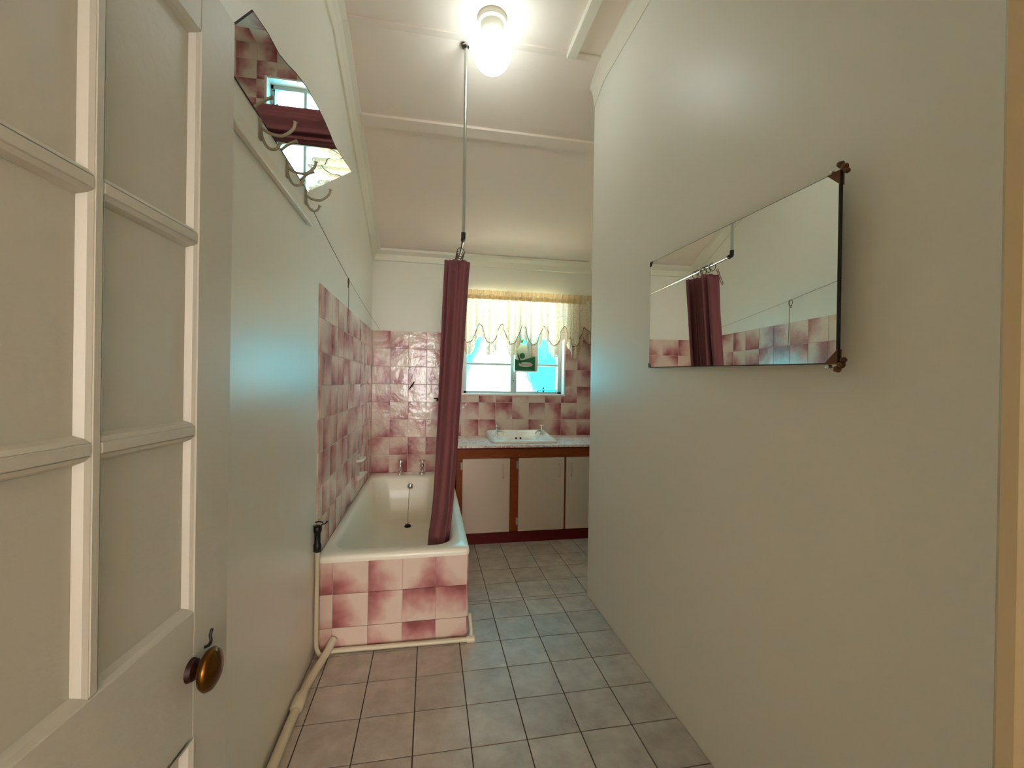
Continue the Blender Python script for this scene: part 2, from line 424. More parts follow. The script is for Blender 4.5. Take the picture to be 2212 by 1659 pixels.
# front wall with doorway
DX0, DX1, DZ = .0, .860, 1.99
bm = bmesh.new()
box(bm, DX1, XR + .11, YF - .13, YF, -.08, 3.05); box(bm, -.15, DX1, YF - .13, YF, DZ, 3.05)
wf = struct(obj('wall_front', bm, M['wall'], None, recalc=False))
bm = bmesh.new()   # door frame: jamb lining, stop and architrave
JX = .819
box(bm, JX + .004, JX + .06, YF - .15, YF + .002, 0, DZ + .03, bev=.002)
box(bm, JX, JX + .085, YF + .002, YF + .016, 0, DZ + .07, bev=.003)
box(bm, JX - .012, JX + .004, YF - .15, YF - .060, 0, DZ - .03, bev=.002)
box(bm, DX0, JX + .02, YF - .15, YF + .012, DZ - .03, DZ + .03, bev=.002)
trim1 = struct(obj('trim_1', bm, pbr('brown_cream_frame', srgb(176, 162, 132), .25), None), 'door frame at the right edge of the picture')

# unseen passage behind the camera, lengthened so the fill light falls evenly
bm = bmesh.new(); box(bm, -.4, -.3, -10.2, YF - .13, -.08, 2.9); box(bm, 1.45, 1.55, -10.2, YF - .13, -.08, 2.9); box(bm, -.4, 1.55, -10.2, -10.1, -.08, 2.9)
box(bm, -.4, -.15, YF - .16, YF - .03, -.08, 2.9); box(bm, XR + .1, 1.55, YF - .16, YF - .03, -.08, 2.9)
struct(obj('wall_passage', bm, M['wall'], None, recalc=False))
struct(bx('floor_passage', M['cupdoor'], None, -.4, 1.55, -10.2, -3.80, -.08, 0))
struct(bx('ceiling_passage', M['ceil'], None, -.4, 1.55, -10.2, YF - .03, 2.85, 2.95))

# ------------------------------------------------------------------ ceiling
def slope_z(y): return ZC + (ZB - ZC) * (y - YS) / (0 - YS)
bm = bmesh.new()
prof = [(-3.80, ZC), (YS, ZC), (.2, slope_z(.2)), (.2, 3.2), (-3.80, 3.2)]
A = [bm.verts.new((-.2, y, z)) for y, z in prof]; B = [bm.verts.new((2.15, y, z)) for y, z in prof]
bm.faces.new(A); bm.faces.new(B[::-1])
for i in range(5): bm.faces.new((A[i], B[i], B[(i + 1) % 5], A[(i + 1) % 5]))
struct(obj('ceiling', bm, M['ceil'], None))
ang = math.atan2(ZB - ZC, -YS)
def cove(name, pts_wall, dirx, drop=.062, wid=.07, skip=0):
    """cornice strip along wall polyline; pts on wall at ceiling height (top)."""
    bm = bmesh.new(); rings = []
    sec = [(0, 0), (1, 0), (1, .16), (.62, .30), (.34, .60), (.16, 1), (0, 1)]
    for p in pts_wall:
        rings.append([Vector(p) + Vector(dirx) * (a * wid) - Vector((0, 0, b * drop)) for a, b in sec])
    loft(rings, bm); return struct(obj(name, bm, M['trim'], None))
cove('trim_2', [(0, YF, ZC), (0, YS - .0, ZC), (0, -.001, ZB)], (1, 0, 0), drop=.075, wid=.07)
cove('trim_3', [(XR, YF, ZC), (XR, YS, ZC), (XR, YC, slope_z(YC))], (-1, 0, 0), drop=.115, wid=.03)
bm = bmesh.new()
loft([[Vector((0, WY, ZB)), Vector((0, WY - .055, ZB + .015)), Vector((0, WY - .05, ZB - .006)), Vector((0, WY - .022, ZB - .03)), Vector((0, WY - .014, ZB - .078)), Vector((0, WY, ZB - .08))],
      [Vector((XA, WY, ZB)), Vector((XA, WY - .055, ZB + .015)), Vector((XA, WY - .05, ZB - .006)), Vector((XA, WY - .022, ZB - .03)), Vector((XA, WY - .014, ZB - .078)), Vector((XA, WY, ZB - .08))]], bm)
struct(obj('trim_4', bm, M['trim'], None))
cove('trim_5', [(XA, YC, slope_z(YC)), (XA, 0, ZB)], (-1, 0, 0), drop=.075, wid=.06)
# ceiling cover strips
struct(bx('trim_6', M['ceil'], None, .07, 1.38, YS - .02, YS + .05, ZC - .010, ZC + .01, bev=.003))
struct(bx('trim_7', M['trim'], None, 1.183, 1.235, YF, YS + .005, ZC - .030, ZC + .01, bev=.003))
bm = bmesh.new()
y0, y1 = -1.150, -1.080
q = [(0.06, y0, slope_z(y0)), (0.06, y1, slope_z(y1)), (XA, y1, slope_z(y1)), (XA, y0, slope_z(y0))]
nn = Vector((0, -math.sin(-ang), -math.cos(ang))) * .020
loft([[Vector(q[0]) - nn, Vector(q[1]) - nn, Vector(q[1]) + nn * .8 + Vector((0, -.004, 0)), Vector(q[0]) + nn + Vector((0, .004, 0))],
      [Vector(q[3]) - nn, Vector(q[2]) - nn, Vector(q[2]) + nn * .8 + Vector((0, -.004, 0)), Vector(q[3]) + nn + Vector((0, .004, 0))]], bm)
struct(obj('trim_8', bm, M['ceil'], None))
# batten on left wall
struct(bx('trim_9', M['trim'], None, 0, .020, -3.40, -1.966, 1.836, 1.874, bev=.003), 'painted batten on the left wall under the tilted mirror')

# ------------------------------------------------------------------ window
win = empty('window_1'); struct(win)
FY0, FY1 = .085, .115
bm = bmesh.new()
box(bm, WX0 - .002, WX0 + .012, .002, .26, WZ0, WZ1); box(bm, WX1 - .012, WX1 + .002, .002, .26, WZ0, WZ1); box(bm, WX0, WX1, .002, .26, WZ1 - .012, WZ1 + .002)
obj('reveal', bm, M['reveal'], win, recalc=False)
bx('window_sill', M['reveal'], win, WX0 - .002, WX1 + .002, -.006, .26, WZ0 - .012, WZ0 + .006, bev=.003)
bm = bmesh.new()
z0, z1 = WZ0 + .006, WZ1 - .012; xa, xb = WX0 + .012, WX1 - .012; xm = 1.247
box(bm, xa, xa + .035, FY0, FY1, z0, z1, bev=.002); box(bm, xb - .035, xb, FY0, FY1, z0, z1, bev=.002)
box(bm, xa, xb, FY0, FY1, z0, z0 + .022, bev=.002); box(bm, xa, xb, FY0, FY1, z1 - .03, z1, bev=.002)
box(bm, xm - .028, xm + .028, FY0 - .008, FY1, z0, z1, bev=.003)
obj('window_frame', bm, M['wframe'], win)
for (a, b) in ((xa + .035, xm - .028), (xm + .028, xb - .035)):
    for zt in (1.388, 1.69): bx('glazing_bar', M['wframe'], win, a, b, FY0 + .003, FY1 - .003, zt - .011, zt + .011, bev=.002)
    for (c, d) in ((z0 + .022, 1.377), (1.399, 1.679), (1.701, z1 - .03)):
        bx('pane', M['glass'], win, a, b, .098, .101, c, d)
# screws on mullion
for z in (1.39, 1.24):
    lathe('screw', M['darkmetal'], win, [(0, .003), (.004, .002), (.005, 0)], (xm, FY0 - .008, z), (0, -1, 0), 8)
# peg stay
st = tube('window_stay', M['dark'], win, [(1.475, .072, 1.150), (1.66, .072, 1.153)], .004, 8)
lathe('stay_peg', M['dark'], st, [(0, .034), (.008, .032), (.012, .026), (.006, .020), (.003, .018), (.003, .006), (.010, .003), (.010, -.006), (.004, -.012), (0, -.012)], (1.53, .072, 1.150), (0, 0, 1), 10)
tube('stay_end', M['dark'], st, [(1.477, .072, 1.152), (1.477, .078, 1.136)], .004, 6); tube('stay_end', M['dark'], st, [(1.655, .072, 1.154), (1.650, .08, 1.138)], .004, 6)

# ------------------------------------------------------------------ open door on the left
DA = Vector((.0776, -2.823, 0)); Dd = Vector((.07587, .99712, 0)); Dn = Vector((.99712, -.07587, 0)); DB = DA - Dd * .76
door = empty('door_1'); struct(door, 'cream panelled door standing open on the left', None)
Dm = Matrix((( Dd.x, Dn.x, 0, DB.x), (Dd.y, Dn.y, 0, DB.y), (0, 0, 1, 0), (0, 0, 0, 1)))
# local coords: X = along leaf (hinge -> free edge), Y = out of the visible face, Z up
def dpart(name, o):
    o.name = name; o.data.transform(Dm); o.data.update(); o.parent = door; return o
def dbox(name, x0, x1, y0, y1, z0, z1, bev=.002, mat='door'):
    bm = bmesh.new(); box(bm, x0, x1, y0, y1, z0, z1, bev=bev); return dpart(name, obj(name, bm, M[mat]))
TH = -.030
dbox('stile', .645, .760, TH, 0, .012, 1.962); dbox('stile', -.04, .045, TH, 0, .012, 1.962)
dbox('rail', .045, .645, TH, 0, 1.852, 1.962); dbox('rail', .045, .645, TH, 0, .562, .792); dbox('rail', .045, .645, TH, 0, .012, .20)
cols = [(.045, .2075), (.2225, .4225), (.4375, .645)]; rows = [(.792, 1.114), (1.132, 1.466), (1.484, 1.852)]
for x in (.2075, .4225): dbox('muntin', x, x + .015, TH, -.001, .792, 1.852)
for (a, b) in cols:
    for z in (1.114, 1.466): dbox('glazing_bar', a, b, TH, -.001, z, z + .018)
def bead_ring(bm, a, b, c, d, w, y_out, y_in):
    o_ = [(a, c), (b, c), (b, d), (a, d)]; i_ = [(a + w, c + w), (b - w, c + w), (b - w, d - w), (a + w, d - w)]
    O = [bm.verts.new((x, y_out, z)) for x, z in o_]; m_ = [bm.verts.new((x * .45 + xi * .55, y_out * .75 + y_in * .25, z * .45 + zi * .55)) for (x, z), (xi, zi) in zip(o_, i_)]
    I = [bm.verts.new((x, y_in, z)) for x, z in i_]
    for k in range(4):
        j = (k + 1) % 4; bm.faces.new((O[k], O[j], m_[j], m_[k])); bm.faces.new((m_[k], m_[j], I[j], I[k]))
for (a, b) in cols:
    for (c, d) in rows:
        dbox('panel', a - .004, b + .004, -.024, -.016, c - .004, d + .004, bev=0)
        bm = bmesh.new(); bead_ring(bm, a, b, c, d, .011, -.002, -.0158); dpart('bead', obj('bead', bm, M['door']))
dbox('panel', .041, .649, -.024, -.012, .196, .566, bev=0)
bm = bmesh.new(); bead_ring(bm, .045, .645, .20, .562, .018, .003, -.0118); dpart('bead', obj('bead', bm, M['door']))
# knob, rose, keyhole hook
kb = bmesh.new(); lathe_into(kb, [(0, .012), (.012, .012), (.018, .008), (.021, 0)], (.638, .0, .688), (0, 1, 0), 18); knr = dpart('knob_rose', smooth_angle(obj('knob_rose', kb, M['darkmetal'])))
kb = bmesh.new(); lathe_into(kb, [(.007, .004), (.008, .012), (.010, .016), (.021, .020), (.0305, .026), (.034, .033), (.031, .040), (.021, .046), (.008, .049), (0, .0495)], (.638, 0, .688), (0, 1, 0), 28)
for v in kb.verts: v.co.z = .688 + (v.co.z - .688) * 1.12
kno = dpart('door_knob', smooth_angle(obj('door_knob', kb, M['brass']), 60)); kno['label'] = 'oval aged brass door knob'
kb = bmesh.new(); tube_into(kb, bez([(.680, -.001, .704), (.680, .008, .708), (.681, .011, .716), (.682, .009, .726), (.684, .011, .737)]), .0028, 8); dpart('wire_hook', smooth_angle(obj('wire_hook', kb, M['dark'])))
# mortice plate on the free edge and hinges
dbox('latch_plate', .7595, .761, -.024, -.006, .60, .76, bev=0, mat='darkmetal')
for z in (.25, 1.70): dbox('hinge', -.046, -.038, -.012, .004, z, z + .09, bev=.001, mat='darkmetal')

# ------------------------------------------------------------------ bathtub
bath = empty('bathtub'); tag(bath, 'cream enamel bathtub with a pink tiled front panel', 'bathtub')
bm = bmesh.new()
rings = [rrect(.020, .668, -1.770, -.02, .03, .400), rrect(.0065, .684, -1.787, -.004, .022, .405), rrect(.0065, .686, -1.789, -.003, .022, .418), rrect(.008, .684, -1.786, -.004, .022, .430), rrect(.014, .678, -1.778, -.010, .024, .437),
         rrect(.040, .625, -1.716, -.128, .11, .4345), rrect(.050, .612, -1.706, -.138, .11, .428), rrect(.058, .602, -1.694, -.146, .11, .410),
         rrect(.075, .585, -1.655, -.165, .11, .30), rrect(.095, .565, -1.600, -.190, .11, .18), rrect(.115, .545, -1.545, -.215, .11, .115), rrect(.150, .510, -1.49, -.25, .10, .082),
         rrect(.20, .46, -1.40, -.285, .09, .070), rrect(.29, .37, -1.0, -.33, .03, .066)]
loft(rings, bm, cap0=False, cap1=True)
loft([rrect(.020, .668, -1.770, -.02, .03, .400), rrect(.07, .60, -1.68, -.14, .11, .30), rrect(.09, .58, -1.62, -.17, .11, .08), rrect(.19, .47, -1.41, -.28, .09, .05)], bm, cap0=False, cap1=True)
tub = obj('tub', bm, M['enamel'], bath); smooth_angle(tub, 60)
bx('apron_backing', M['grout'], bath, .007, .676, -1.766, -1.735, .0, .403)
bx('apron_backing', M['grout'], bath, .645, .676, -1.735, -.005, .0, .403)
XP = .0733
dirs = {  # variant per (column,row from top): T=0.. rotated
}
rot_for = {'T': 0, 'L': 1, 'B': 2, 'R': 3}
want = [['B', 'L', 'T', 'T'], ]
# rows are laid bottom -> top: row 0 bottom .. 2 top
pat = {(0, 2): 'B', (1, 2): 'B', (2, 2): 'L', (3, 2): 'L', (4, 2): 'L', (0, 1): 'B', (1, 1): 'L', (2, 1): 'R', (3, 1): 'T', (4, 1): 'T', (0, 0): 'B', (1, 0): 'B', (2, 0): 'L', (3, 0): 'T', (4, 0): 'B'}
def rotk(d):   # uv rotation that puts the dark side on d
    return {'T': 0, 'R': 1, 'B': 2, 'L': 3}[d]
n_ap = lay_tiles(bath, (0, -1.766, 0), (1, 0, 0), (0, 0, 1), lines(.008, .6755, XP, TP), [(.0, .1042, -.049, .1525), (.1042, .2560, .1035, .1525), (.2560, .4015, .256, .1525)], [], M['apron'],
                 pick=lambda c, r: rotk(pat.get((c, r), 'T')) + (4 if (c + r) % 2 else 0), g=.0025)
lay_tiles(bath, (.676, 0, 0), (0, 1, 0), (0, 0, 1), lines(-1.766, -.006, -1.766, TP), [(.0, .1042, -.049, .1525), (.1042, .2560, .1035, .1525), (.2560, .4015, .256, .1525)], [], M['apron'], g=.0025)
def pillar_tap(parent, x, y, z, spout=(0, -1, 0), s=1.0, name='tap'):
    S = Vector(spout).normalized()
    bm = bmesh.new()
    lathe_into(bm, [(.020 * s, 0), (.020 * s, .006 * s), (.013 * s, .012 * s), (.012 * s, .050 * s), (.015 * s, .056 * s), (.014 * s, .068 * s), (.008 * s, .078 * s), (.007 * s, .088 * s), (0, .088 * s)], (x, y, z), (0, 0, 1), 16)
    o = Vector((x, y, z + .030 * s))
    tube_into(bm, bez([o, o + S * .03 * s + Vector((0, 0, .012 * s)), o + S * .065 * s + Vector((0, 0, .010 * s)), o + S * .085 * s + Vector((0, 0, -.006 * s)), o + S * .088 * s + Vector((0, 0, -.016 * s))], 4), [.010 * s] * 8 + [.009 * s] * 9, 10)
    tp = smooth_angle(obj(name, bm, M['chrome'], parent), 45)
    hb = bmesh.new(); c = Vector((x, y, z + .098 * s))
    lathe_into(hb, [(.009 * s, -.010 * s), (.010 * s, .004 * s), (.006 * s, .010 * s), (0, .011 * s)], c, (0, 0, 1), 12)
    for a in (PI / 4, 3 * PI / 4):
        d = Vector((math.cos(a), math.sin(a), 0)) * .026 * s
        tube_into(hb, [c - d, c - d * .85, c - d * .5, c + d * .5, c + d * .85, c + d], [.004 * s, .0065 * s, .004 * s, .004 * s, .0065 * s, .004 * s], 8)
    smooth_angle(obj('tap_handle', hb, M['chrome'], tp), 45); return tp
pillar_tap(bath, .258, -.075, .436, s=1.12); pillar_tap(bath, .436, -.075, .436, s=1.12)
ov = lathe('overflow', M['chrome'], bath, [(.024, .0), (.024, .006), (.019, .010), (.006, .010), (.005, .013), (0, .014)], (.343, -.161, .352), (0, -1, .06), 20)
for k in range(6):
    a = k * PI / 3; lathe('overflow_slot', M['hole'], ov, [(.0042, 0), (.0042, .0115), (0, .0115)], (.343 + .0125 * math.cos(a), -.1615, .352 + .0125 * math.sin(a)), (0, -1, .06), 8)
tube('plug_chain', M['string'], bath, bez([(.335, -.178, .335), (.334, -.200, .26), (.333, -.225, .18), (.332, -.262, .105), (.336, -.285, .086), (.330, -.296, .080)], 5), .0016, 6)
lathe('drain', M['hole'], bath, [(.026, .0), (.026, .0075), (.020, .008), (0, .0078)], (.334, -.31, .066), (0, 0, 1), 20)
lathe('plug', M['dark'], bath, [(.018, 0), (.021, .008), (.019, .012), (.004, .013), (.003, .020), (0, .021)], (.334, -.31, .072), (0, 0, 1), 18)

# ------------------------------------------------------------------ vanity cupboard
van = empty('vanity_cupboard'); tag(van, 'built-in vanity cupboard with cream doors in a dark varnished wood frame', 'cupboard')
YV = -.585
bm = bmesh.new(); box(bm, .700, .718, YV + .022, -.001, .085, .727); box(bm, XA - .020, XA - .005, YV + .022, -.001, .085, .727); box(bm, .718, XA - .02, YV + .022, -.001, .085, .102); box(bm, .718, XA - .02, -.012, -.001, .102, .60); box(bm, 1.124, 1.140, YV + .022, -.012, .102, .60)
obj('carcass', bm, M['wood'], van, recalc=False)
bm = bmesh.new(); box(bm, .694, .742, YV, YV + .022, .085, .727); box(bm, 1.094, 1.168, YV, YV + .022, .085, .648); box(bm, 1.522, 1.550, YV, YV + .022, .085, .648); box(bm, 1.90, XA, YV, YV + .022, .085, .648)
box(bm, .742, XA, YV, YV + .022, .642, .727)
obj('frame', bm, M['wood'], van, recalc=False)
bx('plinth', M['kick'], van, .694, XA, YV - .001, YV + .03, 0, .089)
for (a, b, hx, hg) in ((.738, 1.097, 1.045, .734), (1.165, 1.528, 1.490, 1.161), (1.543, 1.905, 1.585, None)):
    d = bx('cupboard_door', M['cupdoor'], van, a, b, YV - .018, YV - .001, .088, .646, bev=.002)
    tube('handle', M['cupdoor'], d, bez([(hx, YV - .018, .600), (hx, YV - .036, .590), (hx, YV - .040, .55), (hx, YV - .036, .508), (hx, YV - .018, .498)], 4), .0045, 8)
    if hg:
        for z in (.565, .135): bx('hinge', M['hook'], d, hg - .012, hg + .006, YV - .014, YV - .000, z, z + .055, bev=.002)
bm = bmesh.new()
HX0, HX1, HY0, HY1, CX1, CY0 = 1.012, 1.464, -.498, -.12, XA - .006, YV - .018
ou = [(.694, CY0), (CX1, CY0), (CX1, -.0005), (.694, -.0005)]; inn = [(HX0, HY0), (HX1, HY0), (HX1, HY1), (HX0, HY1)]
rr = [[bm.verts.new((x, y, z)) for x, y in pp] for pp, z in ((inn, .7275), (ou, .7275), (ou, .743), ([(.697, CY0 + .003), (CX1 - .003, CY0 + .003), (CX1 - .003, -.003), (.697, -.003)], .746), (inn, .746))]
for a_, b_ in zip(rr, rr[1:] + rr[:1]):
    for k in range(4): bm.faces.new((a_[k], a_[(k + 1) % 4], b_[(k + 1) % 4], b_[k]))
ct = obj('countertop', bm, M['counter']); tag(ct, 'speckled pinkish white countertop on the vanity cupboard', 'countertop')
edge = bx('lip_shadow', M['kick'], ct, .694, XA - .006, YV - .012, YV - .0005, .7170, .7275)  # dark-coloured strip for the shadow under the countertop lip

# basin
bas = empty('washbasin'); tag(bas, 'white ceramic washbasin set into the countertop under the window', 'basin')
def brr(x0, x1, y0, y1, r, zf, zb):
    P_ = rrect(x0, x1, y0, y1, r, 0, 8)
    for p in P_:
        t_ = max(0, min(1, (p.y + .20) / .10)); t_ = t_ * t_ * (3 - 2 * t_); p.z = zf + (zb - zf) * t_
        p.x = 1.235 + (p.x - 1.235) * (1 - .10 * max(0, (p.y + .52) / .44) * 0)
    return P_
bm = bmesh.new()
loft([brr(1.03, 1.445, -.48, -.14, .06, .7465, .7465), brr(.975, 1.500, -.535, -.075, .06, .7465, .7465), brr(.972, 1.503, -.538, -.072, .06, .756, .790), brr(.980, 1.495, -.530, -.080, .055, .768, .806), brr(.995, 1.480, -.515, -.100, .05, .770, .804),
      brr(1.005, 1.470, -.505, -.115, .05, .767, .775), brr(1.050, 1.425, -.490, -.190, .09, .760, .764), brr(1.075, 1.400, -.475, -.205, .09, .735, .740), brr(1.12, 1.355, -.44, -.235, .08, .67, .68), brr(1.18, 1.295, -.385, -.29, .04, .645, .648)], bm, cap0=False)
smooth_angle(obj('bowl', bm, M['china'], bas), 60)
for x in (1.222, 1.260): lathe('overflow_hole', M['hole'], bas, [(.0085, .0), (.0085, .004), (0, .004)], (x, -.200, .746), (0, -1, .5), 14)
pillar_tap(bas, 1.062, -.140, .768, spout=(.9, -.5, 0), s=.82); pillar_tap(bas, 1.462, -.140, .768, spout=(-.9, -.5, 0), s=.82)

# ------------------------------------------------------------------ shower rail, rings, curtain
XRD, YP, ZR = .649, -1.570, 1.965
rail = empty('shower_rail'); tag(rail, 'shower curtain rail with a metal drop pole fixed to the ceiling', 'curtain rail')
tube('pole', M['pipe_grey'], rail, [(XRD, YP, ZR + .025), (XRD, YP, ZC - .012)], .0085, 14)
lathe('flange', M['pipe_grey'], rail, [(.020, 0), (.020, .006), (.012, .014), (.010, .022), (0, .022)], (XRD - .004, YP, ZC - .034), (0, 0, 1), 16)
lathe('bracket_ball', M['darkmetal'], rail, [(0, -.012), (.009, -.009), (.012, 0), (.009, .009), (0, .012)], (XRD - .014, YP - .004, ZC - .026), (0, 0, 1), 12)
eb = bmesh.new(); tube_into(eb, bez([(XRD, YP, ZR + .030), (XRD, YP, ZR + .010), (XRD, YP + .004, ZR + .002), (XRD, YP + .028, ZR)], 4), .0115, 12); smooth_angle(obj('elbow', eb, M['dark'], rail))
tube('rod', M['chrome'], rail, [(XRD, YP + .02, ZR), (XRD, WY - .0062, ZR)], .0085, 14)
lathe('end_socket', M['chrome'], rail, [(.022, 0), (.022, .006), (.013, .012), (.013, .022), (0, .022)], (XRD, WY - .0002, ZR), (0, -1, 0), 16)
ring_y = [-1.375, -1.325, -1.275, -1.225, -1.175]
for i, y in enumerate(ring_y):
    pts = [(XRD + .021 * math.sin(a) * (1 - .1 * math.cos(a)), y + .004 * math.sin(a * 2) + (.008 if i % 2 else -.004) * math.cos(a), ZR - .013 + .024 * math.cos(a)) for a in [2 * PI * k / 20 for k in range(20)]]
    ro = tube('curtain_ring', M['darkmetal'], None, pts, .0020, 8, closed=True)
    tag(ro, 'thin dark ring on the shower rail holding the pink curtain', 'curtain ring', 'curtain rings on the shower rail')
# curtain: a sheet following a bunched zig-zag, hem pulled forward into the tub
cur = empty('shower_curtain'); tag(cur, 'dusky pink shower curtain bunched at the end of the rail and hanging into the bathtub', 'shower curtain')
NS, NZ = 150, 46
def lerp(a, b, t): return a + (b - a) * t
bm = bmesh.new(); uvl = bm.loops.layers.uv.new('UVMap'); grid = []
ZTOP, ZBOT = 1.925, .20
for j in range(NZ + 1):
    v = j / NZ; z = lerp(ZTOP, ZBOT, v); row = []
    hgt = (z - .43) / (1.925 - .43)           # 1 top, 0 at rim
    cx = lerp(.548, .640, max(0, min(1, hgt)) ** .6) if hgt > 0 else .548 + hgt * .12
    yc = lerp(-1.475, -1.275, max(0, hgt) ** .35) if hgt > 0 else -1.475 + hgt * .10
    amp = lerp(.047, .060, max(0, min(1, hgt)))
    dep = lerp(.125, .115, max(0, min(1, hgt)))
    for i in range(NS + 1):
        u = i / NS
        ph = u * 2 * PI * 4.5 + .35 * math.sin(3 * v + u * 5)
        tri = math.asin(.96 * math.sin(ph)) / math.asin(.96)
        x = cx + amp * tri * (1 - .22 * math.sin(u * 9 + 1.3)) + .007 * math.sin(u * 60 + v * 2)
        y = yc + (u - .5) * 2 * dep + .014 * math.sin(u * 41 + 2 * v) + .018 * math.cos(ph * 1.0 + .6)
        y += .013 * math.sin((x - cx) * 2 * PI / .048 + .8 * v + u * 3) * (1 - .3 * v)
        zz = z
        if v < .06:   # top edge dips between the rings
            zz = z - (1 - v / .06) * (.030 * (.5 - .5 * math.cos(u * 2 * PI * 5)) + .018 * (1 if u < .08 else 0))
        row.append(bm.verts.new((x, y, zz)))
    grid.append(row)
for j in range(NZ):
    for i in range(NS):
        f = bm.faces.new((grid[j][i], grid[j][i + 1], grid[j + 1][i + 1], grid[j + 1][i]))
        for lp, (a, b) in zip(f.loops, ((i, j), (i + 1, j), (i + 1, j + 1), (i, j + 1))): lp[uvl].uv = (a / NS, b / NZ)
cl = obj('cloth', bm, M['curtain'], cur, smooth=True, recalc=False)
sm = cl.modifiers.new('Solidify', 'SOLIDIFY'); sm.thickness = .0016
tube('hem_cord', M['curtain'], cur, bez([(.632, -1.405, 1.935), (.618, -1.412, 1.885), (.603, -1.416, 1.845), (.612, -1.416, 1.838), (.626, -1.413, 1.88), (.640, -1.405, 1.93)], 5), .0022, 6)

# ------------------------------------------------------------------ valance
val = empty('window_valance'); tag(val, 'cream gathered valance with scalloped lace hem across the window', 'curtain')
VX0, VX1 = .775, 1.962
arch = [.914, 1.102, 1.299, 1.491, 1.686, 1.880, .726]
def fabric_bottom(x):
    """height of the scalloped edge: arches"""
    return 1.652 + .083 * (2 * (.5 + .5 * math.cos(2 * PI * (x - .914) / .1935)) ** 1.6 - 1) + .006 * math.sin(x * 31)
def fold(x, z):
    k = .35 + .65 * min(1, (2.02 - z) / .25)
    return k * (.024 * math.sin(x * 118 + 1.2 * math.sin(x * 9)) + .014 * math.sin(x * 67 + 2) + .009 * math.sin(x * 213))
def sheet(name, mat, x0, x1, topf, botf, n, mrows, yoff=0.0, fine=0.0, parent=None):
    bm = bmesh.new(); uvl = bm.loops.layers.uv.new('UVMap'); G = []
    for j in range(mrows + 1):
        r = []
        for i in range(n + 1):
            x = lerp(x0, x1, i / n); z = lerp(topf(x), botf(x), j / mrows)
            r.append(bm.verts.new((x + .004 * math.sin(x * 90) * j / mrows, -.052 + fold(x, z) + yoff + fine * math.sin(x * 420 + j), z)))
        G.append(r)
    for j in range(mrows):
        for i in range(n):
            f = bm.faces.new((G[j][i], G[j][i + 1], G[j + 1][i + 1], G[j + 1][i]))
            for lp in f.loops: lp[uvl].uv = (lp.vert.co.x * 1.6, lp.vert.co.z)
    return obj(name, bm, mat, parent, smooth=True, recalc=False)
def crop_top(x): return 1.985
sheet('drape', M['valance'], VX0, VX1, crop_top, fabric_bottom, 420, 14, parent=val)
def lace_bot(x): return fabric_bottom(x) - .105 - .012 * abs(math.sin(x * 85))
sheet('lace_hem', M['lace'], VX0, VX1, lambda x: fabric_bottom(x) + .004, lace_bot, 420, 6, yoff=-.001, fine=.0015, parent=val)
sheet('gathering_tape', M['valtape'], VX0, VX1, lambda x: 2.030 + .002 * math.sin(x * 300), lambda x: 1.950, 520, 6, yoff=-.004, fine=.0035, parent=val)
pts = []
for i in range(421):
    x = lerp(VX0, VX1, i / 420); z = fabric_bottom(x); pts.append((x, -.055 + fold(x, z), z))
tube('scallop_cord', M['cord'], val, pts, .0034, 5)
tube('curtain_wire', M['wframe'], val, [(VX0 - .02, -.045, 1.995), (XA - .006, -.045, 1.995)], .003, 8)

# ------------------------------------------------------------------ pack hanging in the window
pk = empty('hanging_pack'); tag(pk, 'green and white pack hanging from a lime ribbon in front of the window', 'pack')
bm = bmesh.new()
loft([rrect(1.245, 1.455, .018, .052, .014, 1.322 + 0, 4), rrect(1.240, 1.462, .012, .058, .018, 1.335, 4), rrect(1.240, 1.466, .008, .062, .02, 1.42, 4), rrect(1.242, 1.462, .012, .058, .018, 1.53, 4), rrect(1.256, 1.450, .028, .042, .006, 1.575, 4)], bm)
body = smooth_angle(obj('pouch', bm, M['packwhite'], pk), 50)
bm = bmesh.new()   # green lower print, a curved-top panel 1 mm proud
N_ = 20; up_ = []; dn_ = []
for i in range(N_ + 1):
    t_ = i / N_; x = lerp(1.243, 1.430, t_); up_.append((x, lerp(1.425, 1.452, abs(2 * t_ - .55) ** 1.5))); dn_.append((x, 1.333))
A_ = [bm.verts.new((x, .0068, z)) for x, z in up_]; B_ = [bm.verts.new((x, .0068 + .0, z)) for x, z in dn_]
for i in range(N_): bm.faces.new((A_[i], A_[i + 1], B_[i + 1], B_[i]))
obj('green_print', bm, M['green'], pk)
def disc(name, mat, cx, cz, rx, rz, y, par=None):
    bm = bmesh.new(); vs = [bm.verts.new((cx + rx * math.cos(2 * PI * k / 28), y, cz + rz * math.sin(2 * PI * k / 28))) for k in range(28)]; bm.faces.new(vs)
    return obj(name, bm, mat, par or pk)
disc('oval_panel', M['packwhite'], 1.342, 1.388, .066, .022, .0060)
disc('round_mark', M['green'], 1.310, 1.466, .025, .027, .0062)
fc = bpy.data.curves.new('lettering', 'FONT'); fc.body = 'Sensitive'; fc.size = .026; fc.align_x = 'CENTER'; fc.align_y = 'CENTER'
fo = bpy.data.objects.new('tmp', fc); COL.objects.link(fo); bpy.context.view_layer.update()
me = bpy.data.meshes.new_from_object(fo.evaluated_get(bpy.context.evaluated_depsgraph_get())); bpy.data.objects.remove(fo)
me.materials.clear(); me.materials.append(M['ink']); me.transform(Matrix.Translation((1.352, .0054, 1.388)) @ Matrix.Rotation(PI / 2, 4, 'X'))
lo = bpy.data.objects.new('lettering', me); COL.objects.link(lo); lo.parent = pk
tube('stalk', M['dgreen'], pk, [(1.268, .002, 1.478), (1.280, .000, 1.44), (1.300, .002, 1.392)], [.006, .007, .005], 8)
prism('ribbon', M['lime'], pk, [(1.242, .0, 1.575), (1.258, .0, 1.600), (1.262, .0, 1.50), (1.268, .0, 1.476), (1.256, .0, 1.480)], (0, .003, 0))
